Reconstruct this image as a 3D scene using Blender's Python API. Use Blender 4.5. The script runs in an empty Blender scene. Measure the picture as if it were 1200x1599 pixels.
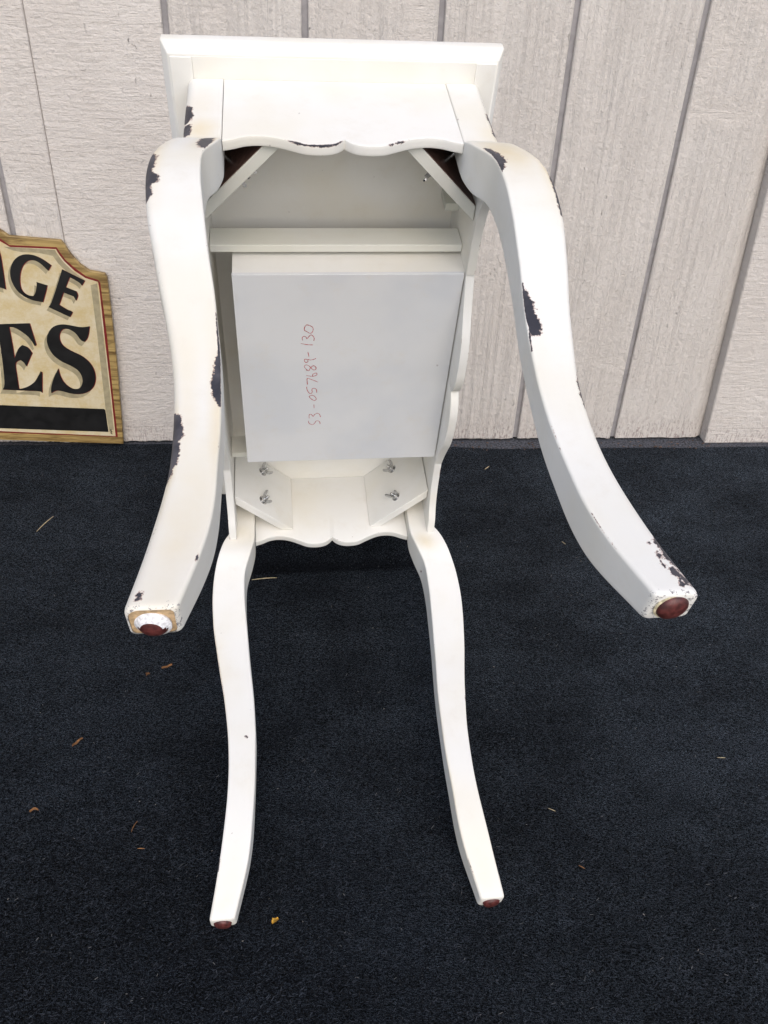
import bpy, bmesh, math, random
from mathutils import Matrix, Vector, noise as mnoise

random.seed(7)
SC = bpy.context.scene
COL = SC.collection

# ------------------------------------------------------------------ camera
CAM_H = 0.8485
cam_data = bpy.data.cameras.new('camera')
cam_data.sensor_fit = 'VERTICAL'
cam_data.sensor_height = 24.0
cam_data.lens = 24.0 * 1330.0 / 1599.0
cam_data.clip_start = 0.02
cam_data.clip_end = 500.0
cam = bpy.data.objects.new('camera', cam_data)
COL.objects.link(cam)
cam.matrix_world = Matrix(((0.998924, -0.046376, 0.0, 0.0),
                           (0.026618, 0.573343, -0.818883, 0.0),
                           (0.037976, 0.818002, 0.573961, CAM_H),
                           (0, 0, 0, 1)))
SC.camera = cam

# ------------------------------------------------------------------ sky, sun, exposure
SUN_EL, SUN_AZ = 43.0, 168.0      # azimuth clockwise from +Y
world = bpy.data.worlds.new('World')
SC.world = world
world.use_nodes = True
wn = world.node_tree
wn.nodes.clear()
sky = wn.nodes.new('ShaderNodeTexSky')
sky.sky_type = 'NISHITA'
sky.sun_disc = False
sky.sun_elevation = math.radians(SUN_EL)
sky.sun_rotation = math.radians(SUN_AZ)
sky.air_density = 1.0
sky.dust_density = 2.6
sky.ozone_density = 0.6
bg = wn.nodes.new('ShaderNodeBackground')
bg.inputs['Strength'].default_value = 0.15
wo = wn.nodes.new('ShaderNodeOutputWorld')
wn.links.new(sky.outputs[0], bg.inputs[0])
wn.links.new(bg.outputs[0], wo.inputs[0])
sd = bpy.data.lights.new('sun', 'SUN')
sd.energy = 1.15
sd.angle = math.radians(85)
sd.color = (1.0, 0.975, 0.945)
sun = bpy.data.objects.new('sun', sd)
COL.objects.link(sun)
az, el = math.radians(SUN_AZ), math.radians(SUN_EL)
sdir = Vector((math.sin(az) * math.cos(el), math.cos(az) * math.cos(el), math.sin(el)))
sun.rotation_euler = sdir.to_track_quat('Z', 'Y').to_euler()
sun.location = sdir * 10
SC.view_settings.view_transform = 'Standard'
SC.view_settings.look = 'None'
SC.view_settings.exposure = 0.29
SC.view_settings.gamma = 1.0
SC.view_settings.use_curve_mapping = False


# ------------------------------------------------------------------ helpers
def mesh_obj(name, verts, faces, mat=None, parent=None, smooth=None, attrs=None):
    me = bpy.data.meshes.new(name)
    me.from_pydata([tuple(v) for v in verts], [], faces)
    me.validate()
    bm = bmesh.new()
    bm.from_mesh(me)
    bmesh.ops.recalc_face_normals(bm, faces=bm.faces)
    bm.to_mesh(me)
    bm.free()
    if attrs:
        for k, vals in attrs.items():
            a = me.attributes.new(k, 'FLOAT', 'POINT')
            a.data.foreach_set('value', vals)
    if smooth is not None:
        me.polygons.foreach_set('use_smooth', [True] * len(me.polygons))
        me.set_sharp_from_angle(angle=math.radians(smooth))
    if mat:
        me.materials.append(mat)
    o = bpy.data.objects.new(name, me)
    COL.objects.link(o)
    if parent:
        o.parent = parent
    return o


def tag(o, label=None, cat=None, group=None, kind=None):
    if label: o['label'] = label
    if cat: o['category'] = cat
    if group: o['group'] = group
    if kind: o['kind'] = kind
    return o


def empty(name, matrix=None):
    o = bpy.data.objects.new(name, None)
    o.empty_display_size = 0.05
    COL.objects.link(o)
    if matrix is not None:
        o.matrix_world = matrix
    return o


def bevel(o, w=0.0012, seg=2, ang=35):
    m = o.modifiers.new('bevel', 'BEVEL')
    m.width = w
    m.segments = seg
    m.limit_method = 'ANGLE'
    m.angle_limit = math.radians(ang)
    m.harden_normals = False
    for p in o.data.polygons:
        p.use_smooth = True
    o.data.set_sharp_from_angle(angle=math.radians(50))
    return o


def box_vf(x0, x1, y0, y1, z0, z1):
    v = [(x0, y0, z0), (x1, y0, z0), (x1, y1, z0), (x0, y1, z0), (x0, y0, z1), (x1, y0, z1), (x1, y1, z1), (x0, y1, z1)]
    f = [(0, 3, 2, 1), (4, 5, 6, 7), (0, 1, 5, 4), (1, 2, 6, 5), (2, 3, 7, 6), (3, 0, 4, 7)]
    return v, f


def join_vf(parts):
    V, F = [], []
    for v, f in parts:
        n = len(V)
        V += v
        F += [tuple(i + n for i in q) for q in f]
    return V, F


def prism_vf(poly, z0, z1):
    n = len(poly)
    v = [(x, y, z0) for x, y in poly] + [(x, y, z1) for x, y in poly]
    f = [tuple(range(n - 1, -1, -1)), tuple(range(n, 2 * n))]
    f += [(i, (i + 1) % n, n + (i + 1) % n, n + i) for i in range(n)]
    return v, f


def lathe_vf(prof, n=24, cap0=True, cap1=True):
    """prof: list of (r, z) revolved about z"""
    V, F = [], []
    for r, z in prof:
        for k in range(n):
            a = 2 * math.pi * k / n
            V.append((r * math.cos(a), r * math.sin(a), z))
    for i in range(len(prof) - 1):
        for k in range(n):
            k2 = (k + 1) % n
            F.append((i * n + k, i * n + k2, (i + 1) * n + k2, (i + 1) * n + k))
    if cap0: F.append(tuple(range(n - 1, -1, -1)))
    if cap1: F.append(tuple((len(prof) - 1) * n + k for k in range(n)))
    return V, F


def xform(vf, M):
    return [tuple(M @ Vector(v)) for v in vf[0]], vf[1]


def frame_from_z(zv, xv=(0, 0, 1), loc=(0, 0, 0)):
    z = Vector(zv).normalized()
    x = Vector(xv)
    x = (x - z * x.dot(z)).normalized()
    y = z.cross(x)
    M = Matrix((x, y, z)).transposed().to_4x4()
    M.translation = Vector(loc)
    return M


# ------------------------------------------------------------------ materials
class NT:
    def __init__(self, name):
        self.m = bpy.data.materials.new(name)
        self.m.use_nodes = True
        self.t = self.m.node_tree
        self.t.nodes.clear()
        self.out = self.n('ShaderNodeOutputMaterial')
        self.b = self.n('ShaderNodeBsdfPrincipled')
        self.l(self.b.outputs[0], self.out.inputs[0])

    def n(self, t, **kw):
        nd = self.t.nodes.new(t)
        for k, v in kw.items():
            setattr(nd, k, v)
        return nd

    def l(self, a, b):
        self.t.links.new(a, b)

    def val(self, sock, v):
        if hasattr(v, 'is_output') or hasattr(v, 'links'):
            self.l(v, sock)
        else:
            sock.default_value = v

    def math(self, op, a, b=0.0, c=None, clamp=False):
        nd = self.n('ShaderNodeMath', operation=op, use_clamp=clamp)
        self.val(nd.inputs[0], a)
        self.val(nd.inputs[1], b)
        if c is not None: self.val(nd.inputs[2], c)
        return nd.outputs[0]

    def mix(self, f, a, b):
        nd = self.n('ShaderNodeMix', data_type='RGBA')
        self.val(nd.inputs[0], f)
        for s, v in ((nd.inputs[6], a), (nd.inputs[7], b)):
            if isinstance(v, tuple): v = (*v[:3], 1.0)
            self.val(s, v)
        return nd.outputs[2]

    def ramp(self, x, a, b):
        nd = self.n('ShaderNodeMapRange', clamp=True, interpolation_type='SMOOTHSTEP')
        self.val(nd.inputs[0], x)
        nd.inputs[1].default_value = a
        nd.inputs[2].default_value = b
        return nd.outputs[0]

    def coord(self, scale=(1, 1, 1), loc=None, rnd=False):
        tc = self.n('ShaderNodeTexCoord')
        mp = self.n('ShaderNodeMapping')
        mp.inputs['Scale'].default_value = scale
        src = tc.outputs['Object']
        if rnd:
            oi = self.n('ShaderNodeObjectInfo')
            cx = self.n('ShaderNodeCombineXYZ')
            for i, k in enumerate((37.0, 11.0, 53.0)):
                self.l(self.math('MULTIPLY', oi.outputs['Random'], k), cx.inputs[i])
            va = self.n('ShaderNodeVectorMath', operation='ADD')
            self.l(src, va.inputs[0])
            self.l(cx.outputs[0], va.inputs[1])
            src = va.outputs[0]
        self.l(src, mp.inputs[0])
        return mp.outputs[0]

    def noise(self, vec, scale, detail=3.0, rough=0.55, dist=0.0, color=False):
        nd = self.n('ShaderNodeTexNoise')
        self.l(vec, nd.inputs['Vector'])
        nd.inputs['Scale'].default_value = scale
        nd.inputs['Detail'].default_value = detail
        nd.inputs['Roughness'].default_value = rough
        nd.inputs['Distortion'].default_value = dist
        return nd.outputs[1 if color else 0]

    def attr(self, name):
        return self.n('ShaderNodeAttribute', attribute_name=name).outputs['Fac']

    def bump(self, h, dist, strength=1.0, normal=None):
        nd = self.n('ShaderNodeBump')
        nd.inputs['Strength'].default_value = strength
        nd.inputs['Distance'].default_value = dist
        self.l(h, nd.inputs['Height'])
        if normal is not None: self.l(normal, nd.inputs['Normal'])
        self.l(nd.outputs[0], self.b.inputs['Normal'])
        return nd.outputs[0]

    def set(self, **kw):
        for k, v in kw.items():
            s = self.b.inputs[k.replace('_', ' ')]
            if isinstance(v, tuple) and len(v) == 3: v = (*v, 1.0)
            self.val(s, v)
        return self


def mat_paint(name, base, tint, rough=0.42, wear=1.0, bumpd=0.0004):
    """brushed furniture paint with chips (attribute chip), ageing (attribute stain) and rubbed arrises (attribute edge)"""
    m = NT(name)
    v = m.coord(rnd=True)
    big = m.noise(v, 9.0, 3.0)
    mid = m.noise(v, 60.0, 4.0)
    fine = m.noise(v, 420.0, 3.0, 0.7)
    col = m.mix(m.math('MULTIPLY', m.ramp(big, .40, .70), 0.7), base, tint)
    st = m.math('MULTIPLY', m.attr('stain'), m.math('ADD', m.math('MULTIPLY', mid, 0.9), 0.5), clamp=True)
    col = m.mix(st, col, (0.69, 0.575, 0.355))
    sv_ = m.ramp(m.noise(v, 34.0, 5.0, .7), .50, .80)
    col = m.mix(m.math('MULTIPLY', sv_, .24), col, (0.62, 0.56, 0.46))
    # tiny specks of dirt
    sp = m.ramp(m.noise(v, 150.0, 1.0), .80, .83)
    col = m.mix(m.math('MULTIPLY', sp, 0.4), col, (0.16, 0.11, 0.09))
    e = m.attr('edge')
    ew = m.math('MULTIPLY', e, m.ramp(m.noise(v, 26.0, 5.0, .65), .55 - .09 * wear, .60))
    ewm = m.ramp(m.math('ADD', ew, m.math('MULTIPLY', m.math('SUBTRACT', fine, .5), .5)), .80, .88)
    col = m.mix(m.math('MULTIPLY', ewm, min(1, .8 * wear)), col, (0.17, 0.085, 0.06))
    rb = m.attr('rub')
    rbm = m.ramp(m.math('ADD', rb, m.math('MULTIPLY', m.math('SUBTRACT', m.noise(v, 330.0, 4.0, .8), .5), 1.7)), .92, 1.0)
    col = m.mix(m.math('MULTIPLY', rbm, .85), col, (0.13, 0.12, 0.14))
    c = m.attr('chip')
    rag = m.math('ADD', m.math('MULTIPLY', m.math('SUBTRACT', m.noise(v, 210.0, 5.0, .75), .5), .95),
                 m.math('MULTIPLY', m.math('SUBTRACT', fine, .5), .35))
    cc = m.math('ADD', c, m.math('MULTIPLY', rag, m.ramp(c, 0.02, 0.3)))
    rim = m.ramp(cc, .39, .46)
    msk = m.ramp(cc, .485, .53)
    col = m.mix(m.math('MULTIPLY', rim, .55), col, (0.30, 0.12, 0.085))
    drk = m.mix(m.ramp(mid, .4, .7), (0.030, 0.030, 0.040), (0.080, 0.076, 0.088))
    col = m.mix(msk, col, drk)
    m.set(Base_Color=col, Roughness=m.math('ADD', rough, m.math('MULTIPLY', mid, .16)))
    m.b.inputs['Specular IOR Level'].default_value = 0.4
    h = m.math('ADD', m.math('MULTIPLY', fine, .35), m.math('MULTIPLY', mid, .8))
    h = m.math('SUBTRACT', h, m.math('MULTIPLY', msk, 1.3))
    m.bump(h, bumpd, 0.6)
    return m.m


WHITE = mat_paint('white_furniture_paint', (0.77, 0.76, 0.725), (0.74, 0.705, 0.61))
INNER = mat_paint('bounce_toned_inside_paint', (0.66, 0.66, 0.61), (0.60, 0.60, 0.52), .5)  # darker olive copy of the white; interior bounce light put into its colour
PANEL = mat_paint('drawer_panel_paint', (0.675, 0.682, 0.69), (0.585, 0.605, 0.635), .55, .9, .0003)


def mat_simple(name, col, rough=.5, metal=0.0, var=0.15, scale=80.0, bumpd=0.0):
    m = NT(name)
    v = m.coord(rnd=True)
    nz = m.noise(v, scale, 4.0)
    lo = tuple(c * (1 - var) for c in col)
    hi = tuple(min(1, c * (1 + var)) for c in col)
    m.set(Base_Color=m.mix(m.ramp(nz, .3, .7), lo, hi), Roughness=m.math('ADD', rough - .06, m.math('MULTIPLY', nz, .12)), Metallic=metal)
    if bumpd: m.bump(nz, bumpd, .8)
    return m.m


GLIDE = mat_simple('oxblood_plastic_glide', (0.085, 0.022, 0.020), .42, 0, .45, 260, .0004)
GLIDE_RING = mat_simple('glide_paint_ring', (0.72, 0.72, 0.74), .5, 0, .25, 500, .0004)
GLUE = mat_simple('dried_glue', (0.56, 0.50, 0.34), .7, 0, .35, 420, .0006)
PULL = mat_simple('dark_drawer_pull', (0.012, 0.010, 0.010), .35, 0, .3, 120)
STEEL = mat_simple('zinc_steel', (0.50, 0.50, 0.50), .24, .95, .2, 300)
BAREWOOD = mat_simple('bare_end_grain', (0.50, 0.35, 0.20), .75, 0, .3, 350, .0003)
DARKWOOD = mat_simple('dark_unpainted_wood', (0.075, 0.036, 0.028), .6, 0, .4, 200, .0003)
PENCIL = mat_simple('red_crayon', (0.40, 0.035, 0.04), .8, 0, .3, 900)


def mat_siding():
    m = NT('painted_rough_sawn_siding')
    v = m.coord(rnd=True)
    oi = m.n('ShaderNodeObjectInfo')
    vg = m.coord((70, 70, 3.6), rnd=True)      # upright grain
    vs = m.coord((16, 16, 150), rnd=True)         # saw marks across
    grain = m.noise(vg, 1.0, 5.0, .66, 2.4)
    saw = m.noise(vs, 1.0, 4.0, .65, .9)
    blot = m.noise(v, 7.0, 4.0, .6, .8)
    pit = m.noise(v, 95.0, 5.0, .72)
    fine = m.noise(v, 520.0, 2.0, .7)
    tear = m.ramp(m.noise(m.coord((60, 60, 26), rnd=True), 1.0, 5.0, .7, 1.5), .66, .78)
    gm = m.ramp(m.math('ADD', blot, m.math('MULTIPLY', m.math('SUBTRACT', oi.outputs['Random'], .42), .5)), .42, .60)
    relief = m.math('ADD', m.math('MULTIPLY', m.math('MULTIPLY', grain, gm), 1.0),
                    m.math('MULTIPLY', m.math('MULTIPLY', saw, m.math('SUBTRACT', 1.0, gm)), .5))
    relief = m.math('ADD', relief, m.math('MULTIPLY', pit, .75))
    relief = m.math('ADD', relief, m.math('MULTIPLY', fine, .16))
    relief = m.math('SUBTRACT', relief, m.math('MULTIPLY', tear, .8))
    col = m.mix(m.ramp(blot, .3, .75), (0.600, 0.556, 0.520), (0.650, 0.610, 0.575))
    col = m.mix(m.math('MULTIPLY', m.ramp(m.math('ADD', grain, m.math('MULTIPLY', pit, .3)), .72, .95), .18), col, (0.40, 0.35, 0.32))
    col = m.mix(m.math('MULTIPLY', m.math('SUBTRACT', oi.outputs['Random'], .0), .22), col, (0.56, 0.53, 0.49))
    col = m.mix(m.math('MULTIPLY', tear, .26), col, (0.30, 0.25, 0.23))
    # splash dirt and bare fibres along the bottom edge
    sep = m.n('ShaderNodeSeparateXYZ')
    tc = m.n('ShaderNodeTexCoord')
    m.l(tc.outputs['Object'], sep.inputs[0])
    low = m.math('SUBTRACT', 1.0, m.ramp(sep.outputs[2], .0, .07))
    d = m.math('MULTIPLY', low, m.ramp(m.noise(m.coord((330, 330, 90), rnd=True), 1.0, 5.0, .75), .50, .60))
    col = m.mix(m.math('MULTIPLY', d, .6), col, (0.20, 0.13, 0.125))
    m.set(Base_Color=col, Roughness=.78)
    m.b.inputs['Specular IOR Level'].default_value = .25
    m.bump(relief, .0050, 1.0)
    return m.m


SIDING = mat_siding()
GROOVE = mat_simple('groove_shade_paint', (0.29, 0.28, 0.29), .8, 0, .12, 60, .0006)  # primer grey, with the shade of the shallow grooves put into the colour


def mat_carpet():
    m = NT('black_outdoor_carpet')
    v = m.coord()
    f1 = m.noise(m.coord((1.0, 1.8, 1.0)), 360.0, 4.0, .8)
    f2 = m.noise(v, 900.0, 2.0, .7)
    patch = m.noise(v, 3.2, 4.0, .6)
    worn = m.noise(m.coord((1, 1.5, 1)), 7.0, 5.0, .7)
    k = m.math('ADD', m.math('MULTIPLY', f1, .6), m.math('MULTIPLY', f2, .5))
    col = m.mix(m.ramp(k, .44, .74), (0.0003, 0.0004, 0.0005), (0.0160, 0.0185, 0.0245))
    col = m.mix(m.math('MULTIPLY', m.ramp(m.math('ADD', m.math('MULTIPLY', patch, .6), m.math('MULTIPLY', worn, .4)), .42, .66), .40), col, (0.0090, 0.0110, 0.0160))
    sp = m.ramp(m.noise(v, 520.0, 0.0), .78, .84)
    col = m.mix(m.math('MULTIPLY', sp, .5), col, (0.11, 0.11, 0.11))
    m.set(Base_Color=col, Roughness=.95)
    m.b.inputs['Specular IOR Level'].default_value = .06
    nap = m.math('MULTIPLY', m.ramp(k, .48, .74), m.math('ADD', .28, m.math('MULTIPLY', m.ramp(m.math('ADD', m.math('MULTIPLY', patch, .5), m.math('MULTIPLY', worn, .5)), .36, .66), .60)))
    m.l(nap, m.b.inputs['Sheen Weight'])
    m.b.inputs['Sheen Roughness'].default_value = .16
    m.b.inputs['Sheen Tint'].default_value = (.64, .80, 1, 1)
    m.bump(k, .006, 1.0)
    return m.m


CARPET = mat_carpet()


def mat_fibre():
    m = NT('carpet_fibre')
    a = m.attr('tone')
    col = m.mix(m.ramp(a, .25, 1.0), (0.0010, 0.0012, 0.0016), (0.050, 0.058, 0.075))
    col = m.mix(m.ramp(a, .988, .999), col, (0.19, 0.19, 0.19))
    m.set(Base_Color=col, Roughness=.6)
    m.b.inputs['Specular IOR Level'].default_value = .2
    return m.m


FIBRE = mat_fibre()
CONCRETE = mat_simple('pale_concrete', (0.36, 0.345, 0.32), .95, 0, .25, 30, .003)
STRIP = mat_simple('dusty_asphalt', (0.058, 0.061, 0.073), .95, 0, .8, 260, .003)


def mat_sign_gold():
    m = NT('gold_rope_border')
    v = m.coord((1, 1, 1))
    mp = m.n('ShaderNodeMapping')
    tc = m.n('ShaderNodeTexCoord')
    m.l(tc.outputs['Object'], mp.inputs[0])
    mp.inputs['Rotation'].default_value = (0, 0, math.radians(-32))
    mp.inputs['Scale'].default_value = (14, 150, 14)
    stk = m.noise(mp.outputs[0], 1.0, 4.0, .6, .6)
    soft = m.noise(v, 22.0, 3.0)
    col = m.mix(m.ramp(stk, .34, .66), (0.13, 0.074, 0.022), (0.42, 0.295, 0.11))
    col = m.mix(m.math('MULTIPLY', m.ramp(soft, .4, .7), .35), col, (0.30, 0.20, 0.07))
    m.set(Base_Color=col, Roughness=.45)
    m.bump(stk, .0005, .4)
    return m.m


def mat_sign_cream():
    m = NT('mottled_cream_paint')
    v = m.coord()
    a = m.noise(v, 28.0, 6.0, .72)
    b = m.noise(v, 330.0, 3.0, .7)
    col = m.mix(m.ramp(a, .30, .70), (0.53, 0.42, 0.215), (0.62, 0.55, 0.40))
    col = m.mix(m.math('MULTIPLY', m.ramp(b, .55, .75), .35), col, (0.66, 0.60, 0.48))
    m.set(Base_Color=col, Roughness=.38)
    return m.m


GOLD = mat_sign_gold()
CREAM = mat_sign_cream()
SIGNRED = mat_simple('sign_dark_red', (0.17, 0.012, 0.012), .4, 0, .2, 100)
SIGNBLACK = mat_simple('sign_black', (0.0075, 0.0075, 0.008), .38, 0, .3, 60)
SIGNSHADE = mat_simple('sign_painted_drop_shade', (0.33, 0.285, 0.18), .42, 0, .14, 90)
STRAW = mat_simple('dry_straw', (0.42, 0.35, 0.22), .8, 0, .25, 300)
LEAF = mat_simple('dry_leaf', (0.20, 0.095, 0.035), .75, 0, .35, 220)
YELLOWLEAF = mat_simple('yellow_leaf', (0.52, 0.29, 0.035), .7, 0, .3, 220)
LINT = mat_simple('lint', (0.33, 0.31, 0.28), .9, 0, .5, 60)


# ------------------------------------------------------------------ shape of a leg
LEG_K, LEG_L = 0.1093, 0.5800
POST_E, POST_C, POST_D = 0.1029, 0.1357, 0.2824
KN = [0, .012, .03, .055, .09, .13, .18, .24, .30, .36, .42, .475]
KNA = [0, .0065, .0124, .0185, .0215, .0199, .0135, .004, -.0028, -.0031, .0031, .0123]
KNB = [0, .0005, .0046, .0121, .0139, .0121, .0084, .0031, .0006, .0017, .0061, .0195]
KNV = [-.0063, -.0063, -.0063, -.0007, .0033, .005, .0042, -.0008, -.0056, -.0083, -.0037, .0106]
LEGQ = {'UL': (-.0082, .0032, -.0007, .0013), 'UR': (.0041, -.0076, .0001, -.0035),
        'LL': (.0033, -.0035, -.002, .002), 'LR': (.001, .0078, .0026, .0001)}
LEGS = {'UL': (-1, 1), 'UR': (1, 1), 'LL': (-1, -1), 'LR': (1, -1)}


def spline(yk, x):
    xk = [LEG_K + q / KN[-1] * (LEG_L - LEG_K) for q in KN]
    if x <= xk[0]:
        return yk[0]
    n = len(xk)
    i = 0
    while i < n - 2 and x > xk[i + 1]:
        i += 1

    def slope(j):
        if j == 0:
            return (yk[1] - yk[0]) / (xk[1] - xk[0])
        if j == n - 1:
            return (yk[-1] - yk[-2]) / (xk[-1] - xk[-2])
        h0, h1 = xk[j] - xk[j - 1], xk[j + 1] - xk[j]
        d0, d1 = (yk[j] - yk[j - 1]) / h0, (yk[j + 1] - yk[j]) / h1
        return (d0 * h1 + d1 * h0) / (h0 + h1)
    h = xk[i + 1] - xk[i]
    t = min(1, (x - xk[i]) / h)
    return ((2 * t ** 3 - 3 * t * t + 1) * yk[i] + (t ** 3 - 2 * t * t + t) * h * slope(i)
            + (3 * t * t - 2 * t ** 3) * yk[i + 1] + (t ** 3 - t * t) * h * slope(i + 1))


def leg_rect(leg, w):
    """inner/outer u and v of the leg at distance w from the tabletop (before mirroring)"""
    a, b, bv = spline(KNA, w), spline(KNB, w), spline(KNV, w)
    q = LEGQ[leg]
    fr = max(0.0, (w - LEG_K) / (LEG_L - LEG_K))
    bm = 4 * fr * (1 - fr)
    du, dv = q[0] * fr + q[2] * bm, q[1] * fr + q[3] * bm
    return (POST_E + b + du, POST_C + a + du, POST_D - .0229 + bv + dv, POST_D + a + dv)


def leg_ring(leg, w, inset=0.0, nc=5, nf=11):
    """points (u, v, s) round the section; s: 0-1 outer u face, 1-2 outer v face, 2-3 inner u face, 3-4 inner v face"""
    ui, uo, vi, vo = leg_rect(leg, w)
    ui += inset; uo -= inset; vi += inset; vo -= inset
    su, sv = LEGS[leg]
    kn = min(1, max(0, (w - LEG_K) / .02))
    foot = min(1, max(0, (w - LEG_L + .05) / .05))
    ro = .0085 * (1 - kn) + .006 * kn
    rs = .0016 + .0002 * kn + .0014 * foot
    ri = .0014 + .0006 * kn + .0014 * foot
    cor = [(uo, vo, ro, 0, 1), (ui, vo, rs, 90, 2), (ui, vi, ri, 180, 3), (uo, vi, rs, 270, 4)]
    pts = []
    for j, (cu, cv, r, a0, sc) in enumerate(cor):
        ou = cu - r if j in (0, 3) else cu + r
        ov = cv - r if j in (0, 1) else cv + r
        for k in range(nc + 1):
            an = math.radians(a0 + 90 * k / nc)
            pts.append((ou + r * math.cos(an), ov + r * math.sin(an), sc + (k / nc - .5) * .3, 1.0 - abs(k / nc - .5) * 1.0))
        nx = cor[(j + 1) % 4]
        r2 = nx[2]
        e = pts[-1]
        ou2 = nx[0] - r2 if (j + 1) % 4 in (0, 3) else nx[0] + r2
        ov2 = nx[1] - r2 if (j + 1) % 4 in (0, 1) else nx[1] + r2
        an = math.radians(nx[3])
        f = (ou2 + r2 * math.cos(an), ov2 + r2 * math.sin(an))
        for k in range(1, nf):
            t = k / nf
            pts.append((e[0] + (f[0] - e[0]) * t, e[1] + (f[1] - e[1]) * t, sc + .15 + t * .7, max(0, .5 - 3 * min(t, 1 - t))))
    return [(su * p[0], sv * p[1], p[2] % 4, p[3]) for p in pts]

# worn spots: polygons in (distance along the leg, place round the section), and how far they spread
CHIPS = {
    'UL': [([(0.0465, 0.91), (0.0538, 1.03), (0.0712, 1.12), (0.0814, 1.03), (0.0698, 0.91)], .0012), ([(0.0836, 0.91), (0.0868, 1.09), (0.1032, 1.09), (0.1028, 0.95)], .0008),
           ([(0.1439, 1.66), (0.125, 1.6), (0.1192, 1.73), (0.1497, 1.88), (0.1599, 1.98), (0.157, 1.79)], .0008),
           ([(0.1701, 0.93), (0.1773, 1.09), (0.1933, 1.10), (0.2021, 1.06), (0.2093, 1.18), (0.2151, 1.17), (0.221, 1.05), (0.2311, 1.06), (0.236, 0.95), (0.234, 0.8), (0.218, 0.8), (0.1948, 0.85)], .0016),
           ([(0.3489, 2.0), (0.3823, 1.91), (0.3983, 1.80), (0.4128, 1.73), (0.4201, 1.79), (0.4274, 1.87), (0.4275, 2.0), (0.3881, 2.03)], .0010),
           ([(0.4317, 0.91), (0.4361, 1.05), (0.4477, 1.12), (0.4521, 1.14), (0.4564, 1.06), (0.4637, 1.10), (0.4753, 1.05), (0.4832, 0.97), (0.4875, 0.91), (0.471, 0.8), (0.4535, 0.8)], .0014),
           ([(0.5705, 1.12), (0.5705, 1.19), (0.5745, 1.19), (0.5745, 1.12)], .0006), ([(0.545, 1.93), (0.545, 2.0), (0.549, 2.02), (0.549, 1.95)], .0004)],
    'UR': [([(0.1425, 1.78), (0.1555, 1.75), (0.1701, 1.72), (0.1773, 1.80), (0.1832, 1.82), (0.189, 1.97), (0.1759, 1.98), (0.1614, 1.93)], .0008),
           ([(0.1875, 0.97), (0.2, 1.04), (0.2122, 1.05), (0.2297, 1.04), (0.2428, 1.02), (0.2413, 0.93), (0.2151, 0.93)], .0006),
           ([(0.3125, 1.97), (0.3227, 1.83), (0.33, 1.75), (0.3416, 1.73), (0.3503, 1.67), (0.359, 1.65), (0.360, 1.80), (0.3474, 1.95), (0.3271, 2.0)], .0010), ([(0.359, 1.90), (0.359, 1.97), (0.3736, 2.0), (0.3736, 1.93)], .0006),
           ([(0.0538, 0.95), (0.0581, 1.03), (0.0785, 1.0), (0.0959, 1.02), (0.0959, 0.92), (0.0785, .93)], .0004),
           ([(0.391, 0.95), (0.4012, 1.0), (0.4216, 1.0), (0.423, 0.92), (0.4027, 0.92)], .0004),
           ([(0.535, 0.95), (0.5378, 1.08), (0.5420, 1.10), (0.5465, 1.05), (0.5500, 1.14), (0.5545, 1.10), (0.5600, 1.03), (0.5700, 1.0), (0.574, .9), (0.55, .9)], .0003),
           ([(0.5600, 1.18), (0.5620, 1.26), (0.5660, 1.24), (0.5700, 1.12), (0.5750, 1.06), (0.5750, 1.0), (0.568, 1.05)], .0004),
           ([(0.548, 1.16), (0.5500, 1.24), (0.5535, 1.26), (0.5530, 1.17)], .0002), ([(0.5560, 1.27), (0.5580, 1.33), (0.5605, 1.30), (0.559, 1.25)], .0000), ([(0.571, 1.20), (0.5725, 1.30), (0.5750, 1.28), (0.574, 1.18)], .0), ([(0.540, 1.20), (0.5410, 1.25), (0.5435, 1.24), (0.543, 1.19)], -.0002),
           ([(0.5131, 1.96), (0.5306, 1.97), (0.5451, 2.0), (0.5437, 2.03), (0.5291, 2.0)], -.0002), ([(0.4405, 1.98), (0.4623, 2.0), (0.4608, 2.03), (0.439, 2.01)], -.0004)],
    'LL': [([(0.255, 3.96), (0.300, 3.97), (0.3445, 3.97), (0.3445, 4.01), (0.3, 4.01)], -.0003), ([(0.3925, 3.40), (0.3939, 3.34), (0.3968, 3.34), (0.3954, 3.40)], .0000),
           ([(0.5257, 3.97), (0.5257, 4.03), (0.5364, 4.03), (0.5364, 3.97)], .0002)],
    'LR': [([(0.3590, 3.97), (0.359, 4.05), (0.3663, 4.05), (0.3663, 3.97)], .0), ([(0.1584, 2.40), (0.1643, 2.52), (0.1653, 2.42), (0.1609, 2.3)], -.0012),
           ([(0.5408, 2.97), (0.552, 3.03), (0.5611, 2.97), (0.548, 2.95)], -.0003)],
}
# yellowed ageing: (along, round, reach along, reach round, amount)
STAINS = {
    'UL': [(.05, 1.3, .03, .5, 0.29), (.095, 1.35, .022, .5, 0.61), (.13, 1.75, .03, .25, 0.65), (.18, 1.08, .05, .18, 0.61), (.43, 1.25, .06, .25, 0.32), (.43, 1.85, .07, .2, 0.53), (.53, 1.5, .07, .6, 0.41), (.575, 1.5, .02, .8, 0.29), (.47, 1.0, .07, .12, 0.58)],
    'UR': [(.15, 1.5, .035, .4, 0.73), (.18, 1.0, .05, .2, 0.65), (.095, 1.1, .02, .4, 0.32), (.34, 1.7, .03, .2, 0.12)],
    'LL': [(.12, 3.5, .02, .6, 0.24), (.30, 4.0, .09, .12, 0.41), (.55, 3.5, .04, .5, 0.17)],
    'LR': [(.135, 3.4, .012, .25, 0.61), (.45, 3.0, .1, .12, 0.41), (.56, 3.5, .03, .5, 0.17)],
}
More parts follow.
